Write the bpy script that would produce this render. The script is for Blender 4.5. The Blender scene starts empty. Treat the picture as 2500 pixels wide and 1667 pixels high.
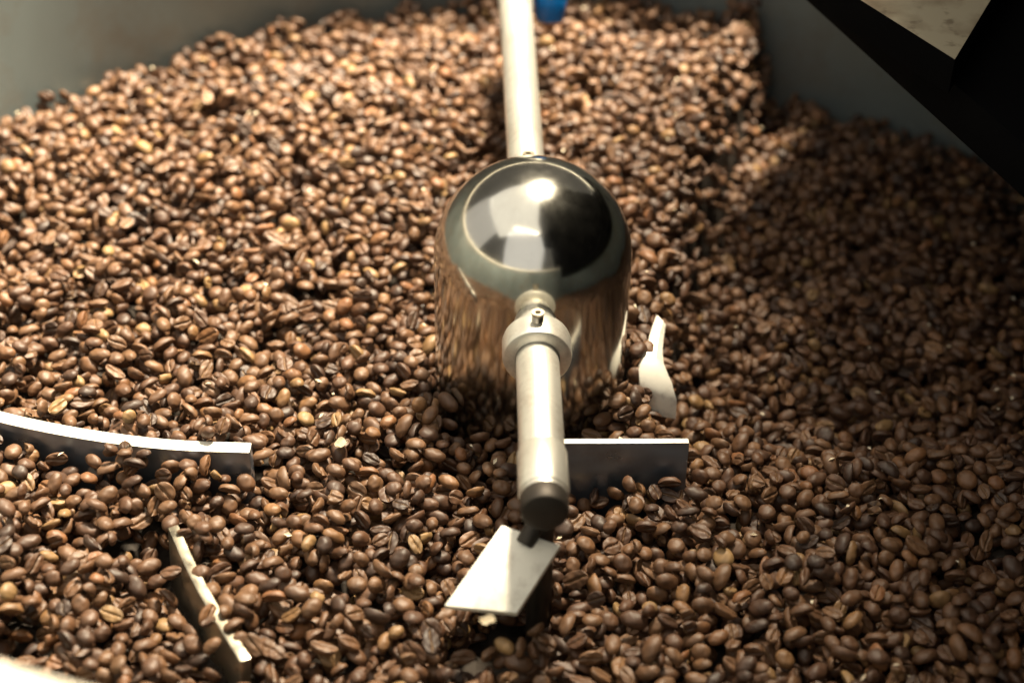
import bpy, bmesh, math, random
import numpy as np
from mathutils import Matrix, Vector, Euler

random.seed(7)
rng = np.random.default_rng(7)
scene = bpy.context.scene
col = scene.collection

# ------------------------------------------------------------------ camera
PITCH, FPX, ROLL = math.radians(38), 4138.0, math.radians(1.1)
IW, IH = 2500, 1667
HUB_R = 0.040
HUB_C = 0.0596                                   # height of the dome's centre over the bean bed
fw = np.array([0, math.cos(PITCH), -math.sin(PITCH)])
u0 = np.array([0, math.sin(PITCH), math.cos(PITCH)])
r0 = np.array([1.0, 0, 0])
rt = r0*math.cos(ROLL) + u0*math.sin(ROLL)
up = u0*math.cos(ROLL) - r0*math.sin(ROLL)
def ray(x, y): return fw + (x-IW/2)/FPX*rt + (IH/2-y)/FPX*up
CAM = np.array([0, 0, HUB_C]) - ray(1301, 622)*FPX*HUB_R/242
def P(x, y, z=0.0):
    d = ray(x, y); return Vector(CAM + d*(z-CAM[2])/d[2])
def proj(w):
    v = np.asarray(w)-CAM; D = v@fw
    return IW/2+FPX*(v@rt)/D, IH/2-FPX*(v@up)/D, D

cd = bpy.data.cameras.new('camera'); cam = bpy.data.objects.new('camera', cd); col.objects.link(cam)
M = Matrix.Identity(4)
for i in range(3):
    M[i][0], M[i][1], M[i][2], M[i][3] = rt[i], up[i], -fw[i], CAM[i]
cam.matrix_world = M
cd.sensor_width = 36; cd.lens = FPX/IW*36
cd.clip_start = 0.01; cd.clip_end = 50
cd.dof.use_dof = True; cd.dof.focus_distance = 0.665; cd.dof.aperture_fstop = 6.0
scene.camera = cam

# ------------------------------------------------------------------ world and lamps
w = bpy.data.worlds.new('World'); scene.world = w; w.use_nodes = True
bg = w.node_tree.nodes['Background']
bg.inputs['Color'].default_value = (1.0, 0.90, 0.74, 1); bg.inputs['Strength'].default_value = 0.10

def area(name, loc, target, sx, sy, watts, colr):
    l = bpy.data.lights.new(name, 'AREA'); l.shape = 'RECTANGLE'; l.size = sx; l.size_y = sy
    l.energy = watts; l.color = colr
    o = bpy.data.objects.new(name, l); col.objects.link(o); o.location = loc
    o.rotation_euler = (Vector(target)-Vector(loc)).to_track_quat('-Z', 'Y').to_euler()
    return o
WARM = (1.0, 0.86, 0.63)
area('work_lamp', (0.22, 0.50, 1.28), (-0.10, 0.05, 0), 0.26, 0.22, 158, WARM)               # near lamp beyond the tray, on the open side
area('ceiling_light', (-0.60, 0.0, 2.1), (-0.60, 0.0, 0), 2.6, 2.6, 23, (1.0, .92, .78)) # broad lit ceiling
area('tube_lamp', (-0.30, -0.95, 1.85), (0, 0, 0), 1.0, 0.12, 1.6, WARM)
area('window_light', (-0.45, -1.9, 1.55), (0, 0, .2), 2.0, 1.9, 9, (1.0, .95, .87))
area('window_light', (-2.2, 0.2, 1.3), (0, 0, 0), 2.2, 1.7, 6, (1.0, .93, .82))

vs = scene.view_settings
vs.view_transform = 'Standard'; vs.look = 'None'; vs.exposure = 0.22; vs.gamma = 1.0; vs.use_curve_mapping = False

# ------------------------------------------------------------------ materials
def mat(name):
    m = bpy.data.materials.new(name); m.use_nodes = True
    return m, m.node_tree.nodes, m.node_tree.links, m.node_tree.nodes['Principled BSDF']

def metal(name, base, metallic, rough, rough_var=0.1, scale=40, stretch=(1, 1, 1), bump=0.0, var=0.12, dirt=None):
    m, N, L, b = mat(name)
    b.inputs['Metallic'].default_value = metallic
    tc = N.new('ShaderNodeTexCoord'); mp = N.new('ShaderNodeMapping'); mp.inputs['Scale'].default_value = stretch
    nz = N.new('ShaderNodeTexNoise'); nz.inputs['Scale'].default_value = scale; nz.inputs['Detail'].default_value = 6
    L.new(tc.outputs['Object'], mp.inputs['Vector']); L.new(mp.outputs['Vector'], nz.inputs['Vector'])
    mr = N.new('ShaderNodeMapRange'); mr.inputs['From Min'].default_value = .3; mr.inputs['From Max'].default_value = .7
    mr.inputs['To Min'].default_value = max(0.02, rough-rough_var); mr.inputs['To Max'].default_value = rough+rough_var
    L.new(nz.outputs['Fac'], mr.inputs['Value']); L.new(mr.outputs['Result'], b.inputs['Roughness'])
    mx = N.new('ShaderNodeMix'); mx.data_type = 'RGBA'
    mx.inputs[6].default_value = tuple(c*(1-var) for c in base)+(1,); mx.inputs[7].default_value = tuple(min(1, c*(1+var)) for c in base)+(1,)
    L.new(nz.outputs['Fac'], mx.inputs[0]); L.new(mx.outputs[2], b.inputs['Base Color'])
    if dirt:
        n2 = N.new('ShaderNodeTexNoise'); n2.inputs['Scale'].default_value = dirt[1]; n2.inputs['Detail'].default_value = 8; n2.inputs['Roughness'].default_value = .65
        L.new(tc.outputs['Object'], n2.inputs['Vector'])
        m2 = N.new('ShaderNodeMapRange'); m2.inputs['From Min'].default_value = .48; m2.inputs['From Max'].default_value = .72
        m2.inputs['To Max'].default_value = dirt[0]; L.new(n2.outputs['Fac'], m2.inputs['Value'])
        md_ = N.new('ShaderNodeMix'); md_.data_type = 'RGBA'; md_.inputs[7].default_value = (.16, .10, .055, 1)
        L.new(m2.outputs['Result'], md_.inputs[0]); L.new(mx.outputs[2], md_.inputs[6]); L.new(md_.outputs[2], b.inputs['Base Color'])
        ad = N.new('ShaderNodeMath'); ad.operation = 'MULTIPLY_ADD'; ad.inputs[1].default_value = .35
        L.new(m2.outputs['Result'], ad.inputs[0]); L.new(mr.outputs['Result'], ad.inputs[2]); L.new(ad.outputs[0], b.inputs['Roughness'])
    if bump:
        bp = N.new('ShaderNodeBump'); bp.inputs['Strength'].default_value = bump; bp.inputs['Distance'].default_value = 0.0004
        L.new(nz.outputs['Fac'], bp.inputs['Height']); L.new(bp.outputs['Normal'], b.inputs['Normal'])
    return m

M_CHROME = metal('polished_steel', (.60, .59, .54), 1.0, .145, .02, 160, (1, 1, .5), .012, .05, (.10, 35))
M_ROD = metal('satin_steel', (.80, .78, .71), .75, .36, .08, 120, (1, .15, 1), .05, .05, (.55, 70))
M_BLADE = metal('brushed_blade', (.23, .28, .36), .9, .36, .12, 90, (.3, .3, 2), .08, .15, (.5, 60))
M_EDGE = metal('pale_steel_lit_edge', (.88, .85, .76), .15, .45, .08, 150, (1, 1, 1), .05, .05, (.5, 110))  # cream steel; on blade tops the caught light is put into its colour
M_WALL = metal('tray_steel', (.20, .24, .245), .55, .48, .10, 16, (1, 1, .5), .04, .16, (.45, 25))
M_RIM = metal('cream_rim', (.80, .76, .66), .1, .4, .05, 30, (1, 1, 1), .03, .05)
M_BLACK = metal('black_housing', (.002, .002, .0023), .0, .85, .1, 30, (1, 1, 1), .1, .3)
M_BLACK.node_tree.nodes['Principled BSDF'].inputs['Specular IOR Level'].default_value = .03
M_SCREW = metal('screw_steel', (.42, .38, .30), .9, .35, .1, 200, (1, 1, 1), .0, .1)
M_FLOOR = metal('tray_floor', (.03, .022, .016), .2, .8, .1, 30)

def m_tan():
    m, N, L, b = mat('stained_tan_plate')
    b.inputs['Roughness'].default_value = .6
    n1 = N.new('ShaderNodeTexNoise'); n1.inputs['Scale'].default_value = 42; n1.inputs['Detail'].default_value = 5
    n2 = N.new('ShaderNodeTexNoise'); n2.inputs['Scale'].default_value = 120; n2.inputs['Detail'].default_value = 3
    tc = N.new('ShaderNodeTexCoord'); L.new(tc.outputs['Object'], n1.inputs['Vector']); L.new(tc.outputs['Object'], n2.inputs['Vector'])
    r = N.new('ShaderNodeValToRGB'); e = r.color_ramp.elements
    e[0].position = .33; e[0].color = (.16, .12, .075, 1); e[1].position = .55; e[1].color = (.33, .29, .205, 1)
    L.new(n1.outputs['Fac'], r.inputs['Fac'])
    r2 = N.new('ShaderNodeValToRGB'); e = r2.color_ramp.elements
    e[0].position = .30; e[0].color = (.35, .3, .25, 1); e[1].position = .42; e[1].color = (1, 1, 1, 1)
    L.new(n2.outputs['Fac'], r2.inputs['Fac'])
    mx = N.new('ShaderNodeMix'); mx.data_type = 'RGBA'; mx.blend_type = 'MULTIPLY'; mx.inputs[0].default_value = .7
    L.new(r.outputs['Color'], mx.inputs[6]); L.new(r2.outputs['Color'], mx.inputs[7]); L.new(mx.outputs[2], b.inputs['Base Color'])
    return m
M_TAN = m_tan()

def m_blue():
    m, N, L, b = mat('blue_plastic')
    n = N.new('ShaderNodeTexNoise'); n.inputs['Scale'].default_value = 60
    mx = N.new('ShaderNodeMix'); mx.data_type = 'RGBA'; mx.inputs[6].default_value = (.003, .10, .36, 1); mx.inputs[7].default_value = (.006, .15, .46, 1)
    L.new(n.outputs['Fac'], mx.inputs[0]); L.new(mx.outputs[2], b.inputs['Base Color'])
    b.inputs['Roughness'].default_value = .22
    return m
M_BLUE = m_blue()

def m_bean():
    m, N, L, b = mat('roasted_bean')
    oi = N.new('ShaderNodeObjectInfo')
    r = N.new('ShaderNodeValToRGB'); cr = r.color_ramp
    cr.elements[0].position = 0; cr.elements[0].color = (.032, .014, .007, 1)
    cr.elements[1].position = 1; cr.elements[1].color = (.25, .15, .060, 1)
    for p, c in ((.25, (.073, .031, .0135)), (.55, (.100, .046, .020)), (.87, (.130, .064, .028)), (.925, (.160, .064, .022)), (.965, (.17, .092, .036))):
        e = cr.elements.new(p); e.color = c+(1,)
    L.new(oi.outputs['Random'], r.inputs['Fac'])
    tc = N.new('ShaderNodeTexCoord')
    nz = N.new('ShaderNodeTexNoise'); nz.noise_dimensions = '4D'; nz.inputs['Scale'].default_value = 260; nz.inputs['Detail'].default_value = 4
    mw = N.new('ShaderNodeMath'); mw.operation = 'MULTIPLY'; mw.inputs[1].default_value = 97.0
    L.new(oi.outputs['Random'], mw.inputs[0]); L.new(mw.outputs[0], nz.inputs['W'])
    L.new(tc.outputs['Object'], nz.inputs['Vector'])
    mr = N.new('ShaderNodeMapRange'); mr.inputs['From Min'].default_value = .3; mr.inputs['From Max'].default_value = .7
    mr.inputs['To Min'].default_value = .72; mr.inputs['To Max'].default_value = 1.25
    L.new(nz.outputs['Fac'], mr.inputs['Value'])
    mul = N.new('ShaderNodeMix'); mul.data_type = 'RGBA'; mul.blend_type = 'MULTIPLY'; mul.inputs[0].default_value = 1
    L.new(r.outputs['Color'], mul.inputs[6]); L.new(mr.outputs['Result'], mul.inputs[7])
    at = N.new('ShaderNodeAttribute'); at.attribute_name = 'crease'
    mx = N.new('ShaderNodeMix'); mx.data_type = 'RGBA'; mx.inputs[7].default_value = (.26, .155, .066, 1)
    n3 = N.new('ShaderNodeTexNoise'); n3.inputs['Scale'].default_value = 420; L.new(tc.outputs['Object'], n3.inputs['Vector'])
    m3 = N.new('ShaderNodeMapRange'); m3.inputs['From Min'].default_value = .35; m3.inputs['From Max'].default_value = .6
    L.new(n3.outputs['Fac'], m3.inputs['Value'])
    mm = N.new('ShaderNodeMath'); mm.operation = 'MULTIPLY'; L.new(at.outputs['Fac'], mm.inputs[0]); L.new(m3.outputs['Result'], mm.inputs[1])
    L.new(mm.outputs[0], mx.inputs[0]); L.new(mul.outputs[2], mx.inputs[6]); L.new(mx.outputs[2], b.inputs['Base Color'])
    b.inputs['Roughness'].default_value = .56
    b.inputs['Specular IOR Level'].default_value = .6
    bp = N.new('ShaderNodeBump'); bp.inputs['Strength'].default_value = .35; bp.inputs['Distance'].default_value = .0005
    L.new(nz.outputs['Fac'], bp.inputs['Height']); L.new(bp.outputs['Normal'], b.inputs['Normal'])
    return m
M_BEAN = m_bean()
M_DARK = metal('dark_steel_end_shade', (.045, .038, .032), .6, .5, .1, 120)  # dark steel; at the front arm's end it puts shade into the colour

def m_chaff():
    m, N, L, b = mat('chaff')
    b.inputs['Roughness'].default_value = .6
    n = N.new('ShaderNodeTexNoise'); n.inputs['Scale'].default_value = 300
    mx = N.new('ShaderNodeMix'); mx.data_type = 'RGBA'; mx.inputs[6].default_value = (.55, .45, .30, 1); mx.inputs[7].default_value = (.8, .74, .60, 1)
    L.new(n.outputs['Fac'], mx.inputs[0]); L.new(mx.outputs[2], b.inputs['Base Color'])
    return m
M_CHAFF = m_chaff()

# ------------------------------------------------------------------ mesh helpers
def link(name, bm, m, parent=None, smooth=True, m2=None, pick=None):
    if m2:
        bm.normal_update()
        for f in bm.faces:
            if pick(f): f.material_index = 1
    me = bpy.data.meshes.new(name); bm.normal_update(); bm.to_mesh(me); bm.free()
    me.materials.append(m)
    if m2: me.materials.append(m2)
    if smooth:
        me.polygons.foreach_set('use_smooth', [True]*len(me.polygons))
        me.set_sharp_from_angle(angle=math.radians(35))
    o = bpy.data.objects.new(name, me); col.objects.link(o); o.parent = parent
    return o
def empty(name, loc=(0, 0, 0)):
    o = bpy.data.objects.new(name, None); o.empty_display_size = .02; col.objects.link(o); o.location = loc; return o
def tag(o, label, cat, group=None, kind=None):
    o['label'] = label; o['category'] = cat
    if group: o['group'] = group
    if kind: o['kind'] = kind
def lathe(prof, seg=96, closed_ends=True, a0=0, a1=2*math.pi):
    """prof: list of (r, z); revolve about z"""
    bm = bmesh.new(); full = abs(a1-a0-2*math.pi) < 1e-6
    n = seg if full else seg+1
    rings = []
    for r, z in prof:
        if r < 1e-7: rings.append([bm.verts.new((0, 0, z))])
        else: rings.append([bm.verts.new((r*math.cos(a0+(a1-a0)*i/seg), r*math.sin(a0+(a1-a0)*i/seg), z)) for i in range(n)])
    for A, B in zip(rings, rings[1:]):
        for i in range(seg):
            j = (i+1) % n
            if len(A) == 1 and len(B) == 1: continue
            if len(A) == 1: bm.faces.new((A[0], B[j], B[i]))
            elif len(B) == 1: bm.faces.new((A[i], A[j], B[0]))
            else: bm.faces.new((A[i], A[j], B[j], B[i]))
    bmesh.ops.recalc_face_normals(bm, faces=bm.faces)
    return bm
def orient(bm, a, b):
    """map local z axis (0..) to the direction a->b, origin at a"""
    q = (Vector(b)-Vector(a)).to_track_quat('Z', 'Y').to_matrix().to_4x4()
    bmesh.ops.transform(bm, matrix=Matrix.Translation(a) @ q, verts=bm.verts); return bm
def rod(a, b, r, ch=.0008, seg=48):
    h = (Vector(b)-Vector(a)).length
    return orient(lathe([(0, 0), (r-ch, 0), (r-ch*.3, ch*.3), (r, ch), (r, h-ch), (r-ch*.3, h-ch*.3), (r-ch, h), (0, h)], seg), a, b)
def prism(pts, z0, z1, bev=.001):
    bm = bmesh.new(); lo = [bm.verts.new((x, y, z0)) for x, y in pts]; hi = [bm.verts.new((x, y, z1)) for x, y in pts]
    bm.faces.new(lo[::-1]); bm.faces.new(hi); n = len(pts)
    for i in range(n): bm.faces.new((lo[i], lo[(i+1) % n], hi[(i+1) % n], hi[i]))
    bmesh.ops.recalc_face_normals(bm, faces=bm.faces)
    if bev: bmesh.ops.bevel(bm, geom=list(bm.edges), offset=bev, segments=2, affect='EDGES', profile=.6)
    return bm
def strip(path, thick, top, bot, lean=(0, 0), bev=.0006):
    """a bent flat bar standing on edge: path of (x, y), top/bottom heights per point or constant"""
    n = len(path); bm = bmesh.new(); rows = []
    for i, (x, y) in enumerate(path):
        ax, ay = path[max(0, i-1)]; bx, by = path[min(n-1, i+1)]
        t = Vector((bx-ax, by-ay)).normalized(); nx, ny = -t.y, t.x
        h = thick/2; zt = top[i] if hasattr(top, '__len__') else top; zb = bot[i] if hasattr(bot, '__len__') else bot
        rows.append([bm.verts.new(v) for v in ((x-nx*h, y-ny*h, zb), (x+nx*h, y+ny*h, zb), (x+nx*h+lean[0], y+ny*h+lean[1], zt), (x-nx*h+lean[0], y-ny*h+lean[1], zt))])
    for A, B in zip(rows, rows[1:]):
        for k in range(4): bm.faces.new((A[k], A[(k+1) % 4], B[(k+1) % 4], B[k]))
    bm.faces.new(rows[0][::-1]); bm.faces.new(rows[-1])
    bmesh.ops.recalc_face_normals(bm, faces=bm.faces)
    ed = [e for e in bm.edges if len(e.link_faces) == 2 and e.calc_face_angle() > 1.0]
    bmesh.ops.bevel(bm, geom=ed, offset=bev, segments=2, affect='EDGES', profile=.6)
    return bm
def bez(pts, n):
    """smooth curve through points (Catmull-Rom)"""
    pts = [Vector(p) for p in pts]; pts = [2*pts[0]-pts[1]]+pts+[2*pts[-1]-pts[-2]]; out = []
    for i in range(1, len(pts)-2):
        a, b, c, d = pts[i-1:i+3]
        for k in range(n):
            t = k/n
            out.append(tuple(.5*((2*b)+(c-a)*t+(2*a-5*b+4*c-d)*t*t+(3*b-a-3*c+d)*t**3)))
    out.append(tuple(pts[-2])); return out

# ------------------------------------------------------------------ cooling tray
TR, RIMZ, FLOORZ = 0.338, 0.164, -0.075
tray = empty('cooling_tray', (0, 0, FLOORZ))
tag(tray, 'round steel cooling tray with tall grey wall holding the coffee beans', 'tray')
def under(o, root):
    o.parent = root; o.matrix_parent_inverse = Matrix.Translation(root.location).inverted(); return o
A0, A1 = math.radians(50), math.radians(300)         # full-height wall; lower where the roaster housing reaches in
bm = lathe([(TR, FLOORZ), (TR, RIMZ), (TR+.0025, RIMZ), (TR+.0025, FLOORZ)], 160, a0=A0, a1=A1)
under(link('wall', bm, M_WALL), tray)
bm = lathe([(TR, FLOORZ), (TR, .098), (TR+.0025, .098), (TR+.0025, FLOORZ)], 60, a0=A1-2*math.pi, a1=A0)
under(link('lowered_wall', bm, M_WALL), tray)
bm = bmesh.new(); rings = []
for i in range(141):
    a = A0+(A1-A0)*i/140
    rings.append([bm.verts.new(((TR+.004+.0085*math.cos(t))*math.cos(a), (TR+.004+.0085*math.cos(t))*math.sin(a), RIMZ+.0085*math.sin(t))) for t in (2*math.pi*k/20 for k in range(20))])
for A, B in zip(rings, rings[1:]):
    for k in range(20): bm.faces.new((A[k], A[(k+1) % 20], B[(k+1) % 20], B[k]))
bm.faces.new(rings[0]); bm.faces.new(rings[-1]); bmesh.ops.recalc_face_normals(bm, faces=bm.faces)
under(link('rolled_rim', bm, M_RIM), tray)
bm = lathe([(0, FLOORZ+.002), (TR-.001, FLOORZ+.002), (TR-.001, FLOORZ), (0, FLOORZ)], 96)
under(link('tray_floor', bm, M_FLOOR), tray)

# ------------------------------------------------------------------ roaster housing reaching in over the tray
ZB = .120
e1, e2 = P(2052, 0, ZB), P(2500, 394, ZB)
dv = (e2-e1).normalized()
q0 = e1-dv*.09; q1 = e2+dv*.16
roaster = empty('roaster_housing', (.50, 0, FLOORZ))
tag(roaster, 'black roaster housing reaching in over the shaded side of the tray', 'roaster')
bm = prism([(q0.x, q0.y), (q1.x, q1.y), (.62, q1.y-.05), (.62, q0.y+.11), (q0.x+.065, q0.y+.11)], ZB-.014, ZB+.006, .0015)  # back corner, out of view, is shaped to shade the far right beans
under(link('apron', bm, M_BLACK), roaster)
bm = prism([(.245, -.55), (.95, -.55), (.95, .235), (.245, .235)], ZB+.0065, .50, .004)
under(link('body', bm, M_BLACK), roaster)
bm = prism([(.122, -.50), (.95, -.50), (.95, .34), (.122, .34)], .5005, 1.5, .03)
under(link('unseen_light_blocker', bm, M_BLACK), roaster)  # unseen box, added to block light over the right side
bm = prism([(.46, -.53), (.93, -.53), (.93, .58), (.46, .58)], FLOORZ, ZB-.0145, .004)
under(link('pedestal', bm, M_BLACK), roaster)
ZT = ZB+.022
c0 = P(2332, 146, ZT); ca = P(2100, 0, ZT); cb = P(2420, 0, ZT)
ta = c0+(ca-c0)*1.5; tb = c0+(cb-c0)*2.0; tcn = ta+(tb-c0)
bm = prism([(c0.x, c0.y), (tb.x, tb.y), (tcn.x, tcn.y), (ta.x, ta.y)], ZB+.0065, ZT, .0008)
pl = under(link('chute_plate', bm, M_BLACK, m2=M_TAN, pick=lambda f: f.normal.z > .8), roaster); pl['label'] = 'tan plate with brown stains'

# ------------------------------------------------------------------ agitator
agi = empty('agitator', (0, 0, FLOORZ))
tag(agi, 'polished steel domed hub with stirring arms and paddles in the bean bed', 'agitator')
prof = [(0, FLOORZ+.004), (HUB_R, FLOORZ+.004), (HUB_R, HUB_C)]
prof += [(HUB_R*math.cos(t), HUB_C+HUB_R*math.sin(t)) for t in (math.pi/2*k/28 for k in range(1, 28))]+[(0, HUB_C+HUB_R)]
under(link('hub', lathe(prof, 128), M_CHROME), agi)
ZR, RR = .0555, .0082
F = P(1329, 1232, ZR); B_ = P(1256, -30, ZR)
dirf = Vector((F.x, F.y, 0)).normalized(); dirb = Vector((B_.x, B_.y, 0)).normalized()
def along(d, s, z=ZR): return Vector((d.x*s, d.y*s, z))
LF, LB = F.xy.length, B_.xy.length
for d, L_ in ((dirf, LF), (dirb, LB)):
    arm = under(link('arm', rod(along(d, HUB_R-.006), along(d, L_), RR), M_ROD), agi)
    bmc = lathe([(RR+.0003, 0), (.0115, 0), (.0128, .0006), (.0132, .0020), (.0132, .0100), (.0128, .0114), (.0115, .012), (RR+.0003, .012), (RR+.0003, 0)], 64)
    cl = under(link('collar', orient(bmc, along(d, .0505), along(d, .0625)), M_ROD), agi)
    s0 = along(d, .0560, ZR+.0124)
    prof = [(0, 0), (.0019, 0)]
    for k in range(4): prof += [(.0022, .0003+.0009*k), (.0017, .00075+.0009*k)]
    prof += [(.0024, .0040), (.0024, .0050), (.0011, .0050), (.0011, .0034), (0, .0034)]
    sc = link('set_screw', orient(lathe(prof, 24), s0, s0+Vector((0, 0, 1))), M_SCREW); sc.parent = cl
    sl = under(link('end_sleeve', rod(along(d, L_-.026), along(d, L_-.0045), RR+.0007, .0012), M_ROD), agi)
under(link('shade_end_cap', rod(along(dirf, LF-.0044), along(dirf, LF+.0045), RR+.0002, .0016), M_DARK), agi)  # cap over the arm's end; dark colour stands for its shaded face
# posts under the arms that carry the paddles
pf = along(dirf, LF-.012)
under(link('post', rod(Vector((pf.x, pf.y, ZR-RR+.001)), Vector((pf.x, pf.y, -.03)), .0046), M_DARK), agi)
pb = along(dirb, LB-.012)
under(link('post', rod(Vector((pb.x, pb.y, ZR-RR+.001)), Vector((pb.x, pb.y, -.03)), .0046), M_BLADE), agi)
pm = along(dirf, .067)
under(link('post', rod(Vector((pm.x, pm.y, ZR-RR+.001)), Vector((pm.x, pm.y, -.03)), .0046), M_BLADE), agi)

def paddle(name, a, b, c, d, thick, m):
    """a slab from four corner points (top pair a, b; bottom pair c under b, d under a)"""
    a, b, c, d = map(Vector, (a, b, c, d)); n = (b-a).cross(d-a).normalized()*thick/2
    bm = bmesh.new(); f1 = [bm.verts.new(v+n) for v in (a, b, c, d)]; f2 = [bm.verts.new(v-n) for v in (a, b, c, d)]
    bm.faces.new(f1); bm.faces.new(f2[::-1])
    for i in range(4): bm.faces.new((f1[i], f1[(i+1) % 4], f2[(i+1) % 4], f2[i]))
    bmesh.ops.recalc_face_normals(bm, faces=bm.faces)
    bmesh.ops.bevel(bm, geom=list(bm.edges), offset=.0005, segments=2, affect='EDGES', profile=.6)
    return under(link(name, bm, m, m2=M_EDGE, pick=lambda f: f.normal.z > .6), agi)  # up-facing faces take cream steel, painting light along the plate's top
# leaning front paddle under the arm's end, its broad face turned up to the light
wa = P(1225, 1285, .034); wb_ = P(1368, 1335, .032); wc = P(1262, 1500, .021); wd = P(1085, 1482, .023)
paddle('paddle', wa, wb_, wc, wd, .003, M_EDGE)
wm = (wa+wb_)/2; under(link('bracket', rod(Vector((pf.x, pf.y, .040)), wm*.86+((wc+wd)/2)*.14+Vector((0, 0, .001)), .0034), M_DARK), agi)
# upright plate beside the arm
ra = P(1340, 1076, .016); rb = P(1682, 1075, .016)
n = Vector((0, -.004, -.045))
paddle('paddle', ra, rb, rb+n, ra+n, .0032, M_BLADE)
# long bent blade and its short partner on the low side of the bed
cpath = bez([P(612, 1092, .015).xy, P(450, 1088, .015).xy, P(300, 1075, .015).xy, P(150, 1053, .015).xy, P(0, 1022, .015).xy, P(-170, 975, .015).xy, P(-300, 915, .015).xy], 6)
CB = cpath
nn = len(cpath)
bl = under(link('bent_blade', strip(cpath, .0060, [.0150+.002*i/nn for i in range(nn)], -.055), M_BLADE, m2=M_EDGE, pick=lambda f: f.normal.z > .5), agi)  # top edge painted cream for the light on it, face left dark
lpath = bez([P(392, 1282, .012).xy, P(440, 1390, .012).xy, P(492, 1490, .011).xy, P(570, 1625, .009).xy], 5)
under(link('bent_blade', strip(lpath, .0040, .0100, -.055, lean=(.004, .002)), M_SCREW), agi)
# twisted plough tip showing beside the hub
tip = [P(x, y, z) for x, y, z in ((1622, 1015, -.012), (1604, 950, .000), (1596, 885, .008), (1602, 830, .011), (1614, 780, .011))]
bm = bmesh.new(); rows = []
cur = bez(tip, 6)
for i, c in enumerate(cur):
    t = i/(len(cur)-1); wdt = float(np.interp(t, [0, .2, .38, .55, .7, 1], [.010, .0165, .0150, .0085, .0065, .0050]))
    a = math.radians(-12+70*t); s = Vector((math.cos(a), -.5*math.sin(a), -.35)).normalized()*wdt*.5
    c = Vector(c); nr = Vector((.0002, -.0008, .0004))
    rows.append([bm.verts.new(c-s+nr), bm.verts.new(c+nr*3), bm.verts.new(c+s+nr), bm.verts.new(c+s-nr), bm.verts.new(c-s-nr)])
for A, B in zip(rows, rows[1:]):
    for k in range(5): bm.faces.new((A[k], A[(k+1) % 5], B[(k+1) % 5], B[k]))
bm.faces.new(rows[0]); bm.faces.new(rows[-1]); bmesh.ops.recalc_face_normals(bm, faces=bm.faces)
under(link('plough_tip', bm, M_EDGE), agi)

# ------------------------------------------------------------------ blue lever by the far wall
bt = P(1340, 58, .040); topd = Vector((.004, .020, .072)).normalized()
lever = empty('blue_lever', bt)
tag(lever, 'blue plastic grip of a lever hanging over the beans by the far wall', 'lever')
prof = [(0, 0), (.0045, .0003), (.0070, .0015), (.0082, .0045), (.0086, .012), (.0086, .05), (.0080, .056), (.006, .058), (0, .058)]
bm = lathe(prof, 48); bmesh.ops.scale(bm, vec=(1.0, .75, 1), verts=bm.verts)
under(link('grip', orient(bm, bt, bt+topd), M_BLUE), lever)
k0 = bt+topd*.055; k1 = Vector((k0.x+.002, math.sqrt(TR**2-k0.x**2)+.002, k0.z+.03))
under(link('lever_bar', rod(k0, k1, .0042), M_ROD), lever)
k2 = P(1272, -6, .075)
under(link('pivot_boss', rod(k0+Vector((.004, 0, .004)), Vector((k2.x-.004, k0.y, k0.z+.004)), .006), M_ROD), lever)

# ------------------------------------------------------------------ coffee beans
def bean_mesh(name, a, b, c, s_amp, depth, bend, cut=None):
    """half ellipsoid with a creased flat side (-z); length on x"""
    NR, NS = 18, 40
    # rows packed closer towards the crease at t = -pi/2
    th = [(-math.pi/2)+math.copysign((abs(q)**1.3)*math.pi, q) for q in (2*(k+.5)/NS-1 for k in range(NS))]
    V, Cv, Fc = [], [], []
    V.append((-a, 0, 0)); Cv.append(0)
    for i in range(1, NR):
        u = -math.cos(math.pi*i/NR); x = a*u; rr = (1-abs(u)**2.25)**.5
        for t in th:
            cy, sz = math.cos(t), math.sin(t)
            y = b*rr*math.copysign(abs(cy)**.92, cy)
            if sz >= 0: z = c*rr*sz**.95
            else: z = -.26*c*rr**.8*abs(sz)**.42
            cr = 0.0
            if sz < 0:
                off = s_amp*b*math.sin(u*2.4)
                g = math.exp(-((y-off)/(.095*b))**2)*min(1, (1-abs(u))*5)
                z += depth*c*g*.9
                z -= .055*c*math.exp(-((abs(y-off)-.34*b)/(.25*b))**2)*rr      # puffed lips
                cr = math.exp(-((y-off)/(.06*b))**2)*min(1, (1-abs(u))*5)
            z += bend*(u*u)*c + .045*c*math.sin(5*u+3*t+9*bend)+.03*c*math.sin(9*u-4*t)
            xx = x
            if cut is not None and x > cut*a:
                xx = cut*a+.10*a*math.sin(3*t+1)*rr+.03*(x-cut*a); cr = max(cr, .35)
                q_ = 1-.75*((u-cut)/(1-cut))**1.2; y *= q_/max(rr, .2)*rr; z *= q_
            V.append((xx, y, z)); Cv.append(cr)
    V.append((a, 0, 0)); Cv.append(0)
    last = len(V)-1
    V[0] = (-a, 0, bend*c); V[last] = (a if cut is None else cut*a, 0, bend*c)
    for k in range(NS):
        k2 = (k+1) % NS
        Fc.append((0, 1+k2, 1+k)); Fc.append((last, 1+(NR-2)*NS+k, 1+(NR-2)*NS+k2))
        for i in range(NR-2):
            Fc.append((1+i*NS+k, 1+i*NS+k2, 1+(i+1)*NS+k2, 1+(i+1)*NS+k))
    me = bpy.data.meshes.new(name); me.from_pydata(V, [], Fc)
    bm = bmesh.new(); bm.from_mesh(me); bmesh.ops.recalc_face_normals(bm, faces=bm.faces); bm.to_mesh(me); bm.free()
    at = me.attributes.new('crease', 'FLOAT', 'POINT'); at.data.foreach_set('value', Cv)
    me.polygons.foreach_set('use_smooth', [True]*len(me.polygons)); me.materials.append(M_BEAN)
    return me, np.array(V)
mm_ = .00079
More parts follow.
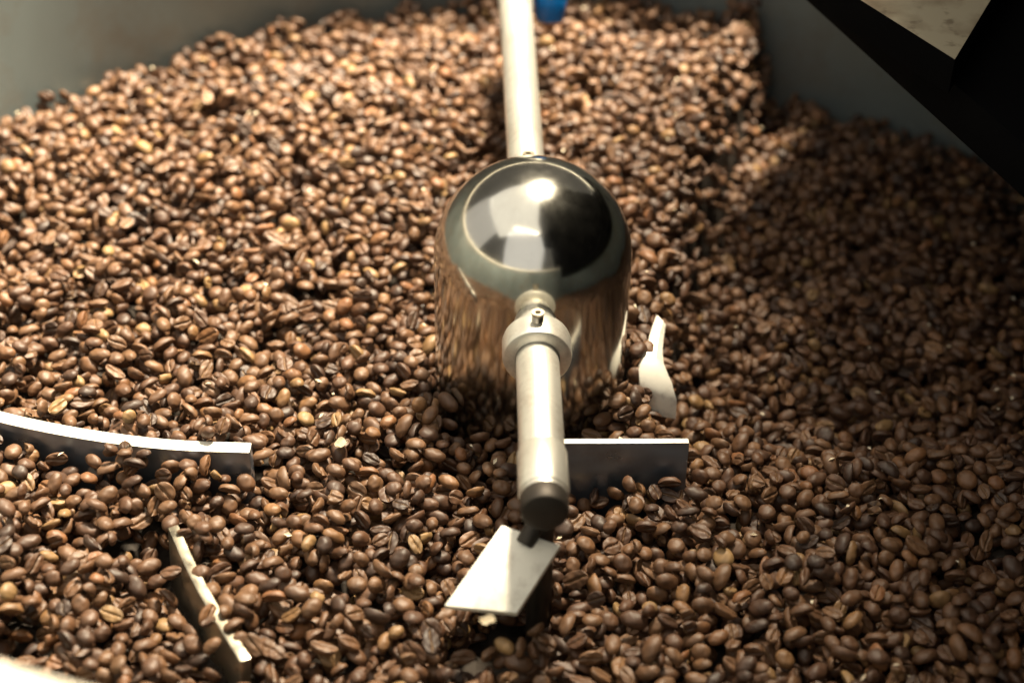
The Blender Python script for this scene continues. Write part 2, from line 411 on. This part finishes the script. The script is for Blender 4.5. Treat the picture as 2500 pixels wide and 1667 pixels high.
VAR = [bean_mesh('coffee_bean', *p) for p in (
    (5.3*mm_, 3.75*mm_, 3.5*mm_, .10, .42, .00), (4.8*mm_, 4.0*mm_, 3.2*mm_, -.14, .45, .05),
    (5.9*mm_, 3.6*mm_, 3.2*mm_, .18, .40, -.06), (4.5*mm_, 3.5*mm_, 3.7*mm_, -.06, .48, .08),
    (5.0*mm_, 4.3*mm_, 3.0*mm_, .05, .38, -.10), (5.5*mm_, 3.4*mm_, 3.1*mm_, -.20, .46, .12),
    (4.2*mm_, 3.9*mm_, 2.7*mm_, .22, .50, .15), (6.1*mm_, 3.9*mm_, 3.3*mm_, -.10, .44, -.15),
    (5.4*mm_, 3.8*mm_, 3.3*mm_, .12, .45, .0, .15), (5.6*mm_, 4.0*mm_, 3.2*mm_, -.12, .45, .05, -.2))]

CELL = .0008
X0, X1, Y0, Y1 = -.335, .335, -.215, .340
NX, NY = int((X1-X0)/CELL), int((Y1-Y0)/CELL)
gx = X0+(np.arange(NX)+.5)*CELL; gy = Y0+(np.arange(NY)+.5)*CELL
GX, GY = np.meshgrid(gx, gy)
def sm(e0, e1, v):
    t = np.clip((v-e0)/(e1-e0), 0, 1); return t*t*(3-2*t)
def gauss(x, y, r): return np.exp(-((GX-x)**2+(GY-y)**2)/r**2)
# shape of the bed under the loose top layers
base = np.zeros_like(GX)
for fx, fy, ph, am in ((37, 21, .4, .0013), (-24, 43, 2.1, .0013), (71, -52, 1.2, .0010), (15, 88, 4.0, .0008), (93, 64, .9, .0007)):
    base += am*np.sin(fx*GX+fy*GY+ph)
base -= .006*sm(.22, .33, np.hypot(GX, GY))*(GY > 0)*sm(.02, -.12, GX)
for k in range(16):
    wl = rng.uniform(.016, .05); an = rng.uniform(0, math.pi)
    base += .0011*(wl/.03)**.6*np.sin((GX*math.cos(an)+GY*math.sin(an))*2*math.pi/wl+rng.uniform(0, 6.28))
# low side in front of the bent blade and left of its partner
cx = np.array([p[0] for p in CB]); cy = np.array([p[1] for p in CB]); o_ = np.argsort(cx)
bly = np.interp(GX, cx[o_], cy[o_])
edge_x = np.interp(GY, [-.20, -.172, -.134, -.112, -.090, -.067], [-.086, -.099, -.122, -.134, -.128, -.112])
low = sm(.004, -.004, GY-bly-.002) * sm(.004, -.006, GX-edge_x)
base += low*.011
base += .011*np.exp(-((GY-bly-.012)/.02)**2)*sm(-.10, -.13, GX)*(GY > bly)
base -= .006*gauss(-.012, -.135, .022)
base += .004*gauss(-.055, -.058, .022) + .006*gauss(-.08, -.12, .04)
dl = np.full_like(GX, 9.0)
for x, y in lpath: dl = np.minimum(dl, np.hypot(GX-x-.006, GY-y-.002))
base += .009*np.exp(-(dl/.011)**2)*(GX-edge_x > -.012)
dl2 = np.full_like(GX, 9.0)
for x, y in lpath: dl2 = np.minimum(dl2, np.hypot(GX-x+.009, GY-y))
base -= .012*np.exp(-(dl2/.010)**2)*(GX-edge_x < .004)
base += .012*np.exp(-((GX-wc.x)**2+(GY-wc.y)**2)/.010**2)+.013*np.exp(-((GX-wd.x)**2+(GY-wd.y)**2)/.010**2)
# the furrow the plough leaves and the lower shaded side beyond it
fxl = np.interp(GY, [-.05, -.02, .04, .09, .20, .30], [.050, .050, .061, .070, .098, .130])
far = sm(-.07, .02, GY)
base += .007*sm(.06, .16, GY)*sm(.004, -.01, GX-fxl)
base -= far*sm(-.004, .016, GX-fxl)*.034
base -= far*.009*np.exp(-((GX-fxl-.010)/.010)**2)
base += far*.010*np.exp(-((GX-fxl+.012)/.012)**2)
Hm = base-.0215
SOLID = np.hypot(GX, GY) < HUB_R+.0004
SOLID |= np.hypot(GX, GY) > TR-.0006
ctop = np.full_like(GX, -1.0)
d_blade = np.full_like(GX, 9.0)
for (x, y) in CB:
    d_blade = np.minimum(d_blade, np.hypot(GX-x, GY-y))
dens = np.array([np.interp(np.linspace(0, 1, 240), np.linspace(0, 1, nn), [p[i] for p in CB]) for i in (0, 1)]).T
for x, y in dens:
    i, j = int((x-X0)/CELL), int((y-Y0)/CELL)
    if 4 <= i < NX-4 and 4 <= j < NY-4:
        ctop[j-4:j+5, i-4:i+5] = .016
for path, tz in (([tuple(p) for p in lpath], .008),):
    dd = np.array([np.interp(np.linspace(0, 1, 200), np.linspace(0, 1, len(path)), [p[i] for p in path]) for i in (0, 1)]).T
    for x, y in dd:
        i, j = int((x-X0)/CELL), int((y-Y0)/CELL)
        if 3 <= i < NX-3 and 3 <= j < NY-3: ctop[j-2:j+3, i-2:i+6] = tz
for x in np.linspace(ra.x, rb.x, 120):
    i, j = int((x-X0)/CELL), int((ra.y-Y0)/CELL); ctop[j-5:j+2, i-2:i+2] = .016
for t in np.linspace(0, 1, 60):
    for s in np.linspace(0, 1, 60):
        q = (wa*(1-t)+wb_*t)*(1-s)+(wd*(1-t)+wc*t)*s
        i, j = int((q.x-X0)/CELL), int((q.y-Y0)/CELL); ctop[j-1:j+2, i-1:i+2] = q.z+.003
blocked = (ctop > -.5) & (np.abs(ctop-.008) > 1e-6)
Hm = np.maximum(Hm, ctop)
Hm[SOLID] = .5
allow = base.copy()
# templates: bean outlines from below and above for many poses
TPL = []
for vi, (me, V) in enumerate(VAR):
    dense = np.concatenate([V, (V[:-1]+V[1:])*.5])
    for k in range(44 if vi < 8 else 9):
        sc_ = rng.uniform(.84, 1.13)
        u = rng.random()
        if u < .42: rx, kind = rng.normal(0, .45), 'dome'
        elif u < .68: rx, kind = math.pi+rng.normal(0, .45), 'crease'
        else: rx, kind = rng.choice([-1, 1])*rng.uniform(.8, 2.3), 'side'
        if vi >= 8: kind = 'broken'
        ry = float(np.clip(rng.normal(0, .40), -.6, .6)); rz = rng.uniform(0, 2*math.pi)
        R = np.array(Euler((rx, ry, rz)).to_matrix())
        W = dense@R.T*sc_
        n = int(np.ceil(np.abs(W[:, :2]).max()/CELL))+1; S = 2*n+1
        lo = np.full((S, S), 9.0); hi = np.full((S, S), -9.0)
        ii = np.round(W[:, 0]/CELL).astype(int)+n; jj = np.round(W[:, 1]/CELL).astype(int)+n
        np.minimum.at(lo, (jj, ii), W[:, 2]); np.maximum.at(hi, (jj, ii), W[:, 2])
        for _ in range(2):      # fill pin holes
            hole = hi < -5
            for ax in (0, 1):
                for sft in (1, -1):
                    a_ = np.roll(hi, sft, ax); b_ = np.roll(hi, -sft, ax)
                    okm = hole & (a_ > -5) & (b_ > -5)
                    hi[okm] = np.minimum(a_, b_)[okm]; lo[okm] = np.maximum(np.roll(lo, sft, ax), np.roll(lo, -sft, ax))[okm]
        TPL.append((vi, (rx, ry, rz), sc_, kind, n, lo, hi, hi > -5))
area_ok = np.argwhere((~SOLID) & (np.hypot(GX, GY) < TR-.004))
# only the part of the bed the photograph could see (and a margin)
pj = []
cxy = np.stack([gx[area_ok[:, 1]], gy[area_ok[:, 0]], np.zeros(len(area_ok))], 1)
v = cxy-CAM; D = v@fw; pxx = IW/2+FPX*(v@rt)/D; pyy = IH/2-FPX*(v@up)/D
keep = (pxx > -330) & (pxx < IW+330) & (pyy > -200) & (pyy < IH+330)
area_ok = area_ok[keep]
NB = int(len(area_ok)*CELL**2/4.6e-5/.625*2.9)
owner = np.full(Hm.shape, -1, dtype=np.int32)
beans = []
R0 = rng.integers(0, len(area_ok), size=(NB, 2)); RT_ = rng.integers(0, len(TPL), size=NB)
SH = [(0, 0), (3, 0), (-3, 0), (0, 3), (0, -3)]
for k in range(NB):
    vi, eul, sc_, kind, n, lo, hi, msk = TPL[RT_[k]]
    best = None
    for c in R0[k]:
        j, i = area_ok[c]
        h = Hm[j, i]-base[j, i]
        if best is None or h < best[0]: best = (h, j, i)
    _, j, i = best; bz = None
    for dj, di in SH:
        J, I = j+dj, i+di
        if J-n < 0 or I-n < 0 or J+n+1 > NY or I+n+1 > NX: continue
        z = float(np.max(Hm[J-n:J+n+1, I-n:I+n+1]-lo))
        if bz is None or z < bz[0]: bz = (z, J, I)
    if bz is None: continue
    z, J, I = bz
    ct = int(np.argmax(Hm[J-n:J+n+1, I-n:I+n+1]-lo)); S = 2*n+1
    if blocked[J-n+ct//S, I-n+ct % S]: continue
    if z > base[J, I]+.0015: continue
    z -= .0003
    Hw = Hm[J-n:J+n+1, I-n:I+n+1]; ow = owner[J-n:J+n+1, I-n:I+n+1]
    t = z+hi; upd = msk & (t > Hw)
    ow[upd] = len(beans); np.maximum(Hw, np.where(msk, t, -9), out=Hw)
    beans.append((gx[I], gy[J], z, vi, eul, sc_, kind))
cnt = np.bincount(owner[owner >= 0], minlength=len(beans))
score = np.zeros(len(beans))
for b, (x, y, z, vi, eul, sc_, kind) in enumerate(beans):
    px, py, D = proj((x, y, z))
    if 12 < px < IW-12 and 12 < py < IH-12 and not (1040 < px < 1560 and 380 < py < 1050) and cnt[b] > 20:
        score[b] = cnt[b]/D**2
order = np.argsort(-score)
pick = [int(b) for b in order[:300]]
for vi in range(len(VAR)):                       # at least one of every shape among the single beans
    if not any(beans[b][3] == vi for b in pick):
        pick[-1-vi] = int(next(b for b in order if beans[b][3] == vi))
single = set(pick)
LAB = {'broken': ('broken half of a roasted coffee bean lying among whole beans', 'broken bean halves'),
       'dome': ('roasted brown coffee bean lying rounded side up on the bean bed', 'beans lying rounded side up'),
       'crease': ('roasted brown coffee bean lying with its split crease turned up', 'beans lying crease up'),
       'side': ('roasted brown coffee bean tipped on its edge among the other beans', 'beans tipped on edge')}
src = {}
for b in pick:
    x, y, z, vi, eul, sc_, kind = beans[b]
    o = bpy.data.objects.new('coffee_bean', VAR[vi][0]); col.objects.link(o)
    o.location = (x, y, z); o.rotation_euler = eul; o.scale = (sc_,)*3
    tag(o, LAB[kind][0], 'coffee bean', LAB[kind][1])
    src.setdefault(vi, o)
rest = [bb for b, bb in enumerate(beans) if b not in single]
me = bpy.data.meshes.new('coffee_bean_bed')
me.from_pydata([r[:3] for r in rest], [], [])
a1 = me.attributes.new('rot', 'FLOAT_VECTOR', 'POINT'); a1.data.foreach_set('vector', np.array([r[4] for r in rest], dtype=np.float32).ravel())
a2 = me.attributes.new('scl', 'FLOAT', 'POINT'); a2.data.foreach_set('value', np.array([r[5] for r in rest], dtype=np.float32))
a3 = me.attributes.new('var', 'INT', 'POINT'); a3.data.foreach_set('value', np.array([r[3] for r in rest], dtype=np.int32))
me.materials.append(M_BEAN)
bed = bpy.data.objects.new('coffee_bean_bed', me); col.objects.link(bed)
tag(bed, 'deep bed of roasted brown coffee beans filling the cooling tray', 'coffee beans', kind='stuff')
ng = bpy.data.node_groups.new('bean_bed', 'GeometryNodeTree')
ng.interface.new_socket('Geometry', in_out='INPUT', socket_type='NodeSocketGeometry')
ng.interface.new_socket('Geometry', in_out='OUTPUT', socket_type='NodeSocketGeometry')
N, L = ng.nodes, ng.links
gi, go = N.new('NodeGroupInput'), N.new('NodeGroupOutput')
iop = N.new('GeometryNodeInstanceOnPoints')
join = N.new('GeometryNodeJoinGeometry')
def named(nm, dt):
    n = N.new('GeometryNodeInputNamedAttribute'); n.data_type = dt; n.inputs['Name'].default_value = nm
    return n.outputs['Attribute']
iop_out = []
e2r = N.new('FunctionNodeEulerToRotation'); L.new(named('rot', 'FLOAT_VECTOR'), e2r.inputs[0])
vout = named('var', 'INT'); sout = named('scl', 'FLOAT')
N.remove(iop)
for vi in range(len(VAR)):
    oi = N.new('GeometryNodeObjectInfo'); oi.inputs['Object'].default_value = src[vi]; oi.inputs['As Instance'].default_value = True
    oi.transform_space = 'ORIGINAL'
    cmp_ = N.new('FunctionNodeCompare'); cmp_.data_type = 'INT'; cmp_.operation = 'EQUAL'
    L.new(vout, cmp_.inputs[2]); cmp_.inputs[3].default_value = vi
    ip = N.new('GeometryNodeInstanceOnPoints')
    L.new(gi.outputs[0], ip.inputs['Points']); L.new(cmp_.outputs[0], ip.inputs['Selection'])
    L.new(oi.outputs['Geometry'], ip.inputs['Instance']); L.new(e2r.outputs[0], ip.inputs['Rotation']); L.new(sout, ip.inputs['Scale'])
    L.new(ip.outputs[0], join.inputs[0])
L.new(join.outputs[0], go.inputs[0])
md = bed.modifiers.new('bean_bed', 'NODES'); md.node_group = ng

# the packed core of the bed below the loose beans: closes what could be seen between them
step = 5
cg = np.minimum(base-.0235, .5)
ys = np.arange(0, NY, step); xs = np.arange(0, NX, step)
idx = -np.ones((len(ys), len(xs)), int); V = []; Fq = []
for a, j in enumerate(ys):
    for c, i in enumerate(xs):
        r_ = math.hypot(gx[i], gy[j])
        if HUB_R+.002 < r_ < TR-.002: idx[a, c] = len(V); V.append((gx[i], gy[j], float(cg[j, i])))
for a in range(len(ys)-1):
    for c in range(len(xs)-1):
        q = (idx[a, c], idx[a, c+1], idx[a+1, c+1], idx[a+1, c])
        if min(q) >= 0: Fq.append(q)
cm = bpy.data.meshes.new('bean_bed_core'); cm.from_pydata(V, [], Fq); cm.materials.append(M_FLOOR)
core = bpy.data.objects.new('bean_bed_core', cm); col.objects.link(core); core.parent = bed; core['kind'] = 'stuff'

# ------------------------------------------------------------------ pale flakes of chaff on the beans
for px, py, rz, s, lab in ((1190, 1517, .2, .9, 'small white chaff flake on the beans below the leaning paddle'),
                           (832, 1085, .9, 1.0, 'small white chaff flake on the beans beside the end of the bent blade')):
    g = P(px, py, 0); i, j = int((g.x-X0)/CELL), int((g.y-Y0)/CELL)
    zt = float(Hm[j-3:j+4, i-3:i+4].max())
    g = P(px, py, zt); bm = bmesh.new(); grid = []
    for a in range(6):
        rowv = []
        for c in range(5):
            u, vv = a/5-.5, c/4-.5; k = math.sqrt(max(.05, 1-(2*u)**2*.8))
            rowv.append(bm.verts.new((u*.0062*s, vv*.0042*s*k, .0016*s*(vv*2)**2*.6+.0008*math.sin(7*u))))
        grid.append(rowv)
    for a in range(5):
        for c in range(4): bm.faces.new((grid[a][c], grid[a+1][c], grid[a+1][c+1], grid[a][c+1]))
    bmesh.ops.solidify(bm, geom=list(bm.faces), thickness=.0003)
    o = link('chaff_flake', bm, M_CHAFF); o.location = (g.x, g.y, zt+.0004); o.rotation_euler = (.1, .15, rz)
    tag(o, lab, 'chaff')
# specks of chaff sifted over the heap, too many and small to count
bm = bmesh.new()
top = [b for b in range(len(beans)) if cnt[b] > 30]
for k in range(110):
    x, y, z = beans[top[rng.integers(0, len(top))]][:3]
    x += rng.normal(0, .002); y += rng.normal(0, .002)
    i, j = int((x-X0)/CELL), int((y-Y0)/CELL)
    if not (2 < i < NX-3 and 2 < j < NY-3) or SOLID[j, i] or blocked[j, i]: continue
    zt = float(Hm[j-1:j+2, i-1:i+2].max())+.0002; a = rng.uniform(0, 6.28); L1, W1 = rng.uniform(.0008, .0019), rng.uniform(.0004, .0009)
    d1 = Vector((math.cos(a), math.sin(a), rng.normal(0, .3)))*L1; d2 = Vector((-math.sin(a), math.cos(a), rng.normal(0, .3)))*W1
    c = Vector((x, y, zt)); m1 = Vector((0, 0, .0003))
    vs_ = [bm.verts.new(c+d1), bm.verts.new(c+d2+m1), bm.verts.new(c-d1*.9), bm.verts.new(c-d2+m1), bm.verts.new(c-m1*.7)]
    for q in range(4): bm.faces.new((vs_[q], vs_[(q+1) % 4], vs_[4]))
o = link('chaff', bm, M_CHAFF); tag(o, 'fine pale chaff specks scattered over the coffee beans', 'chaff', kind='stuff')
print('BEANS', len(beans), 'NB', NB)
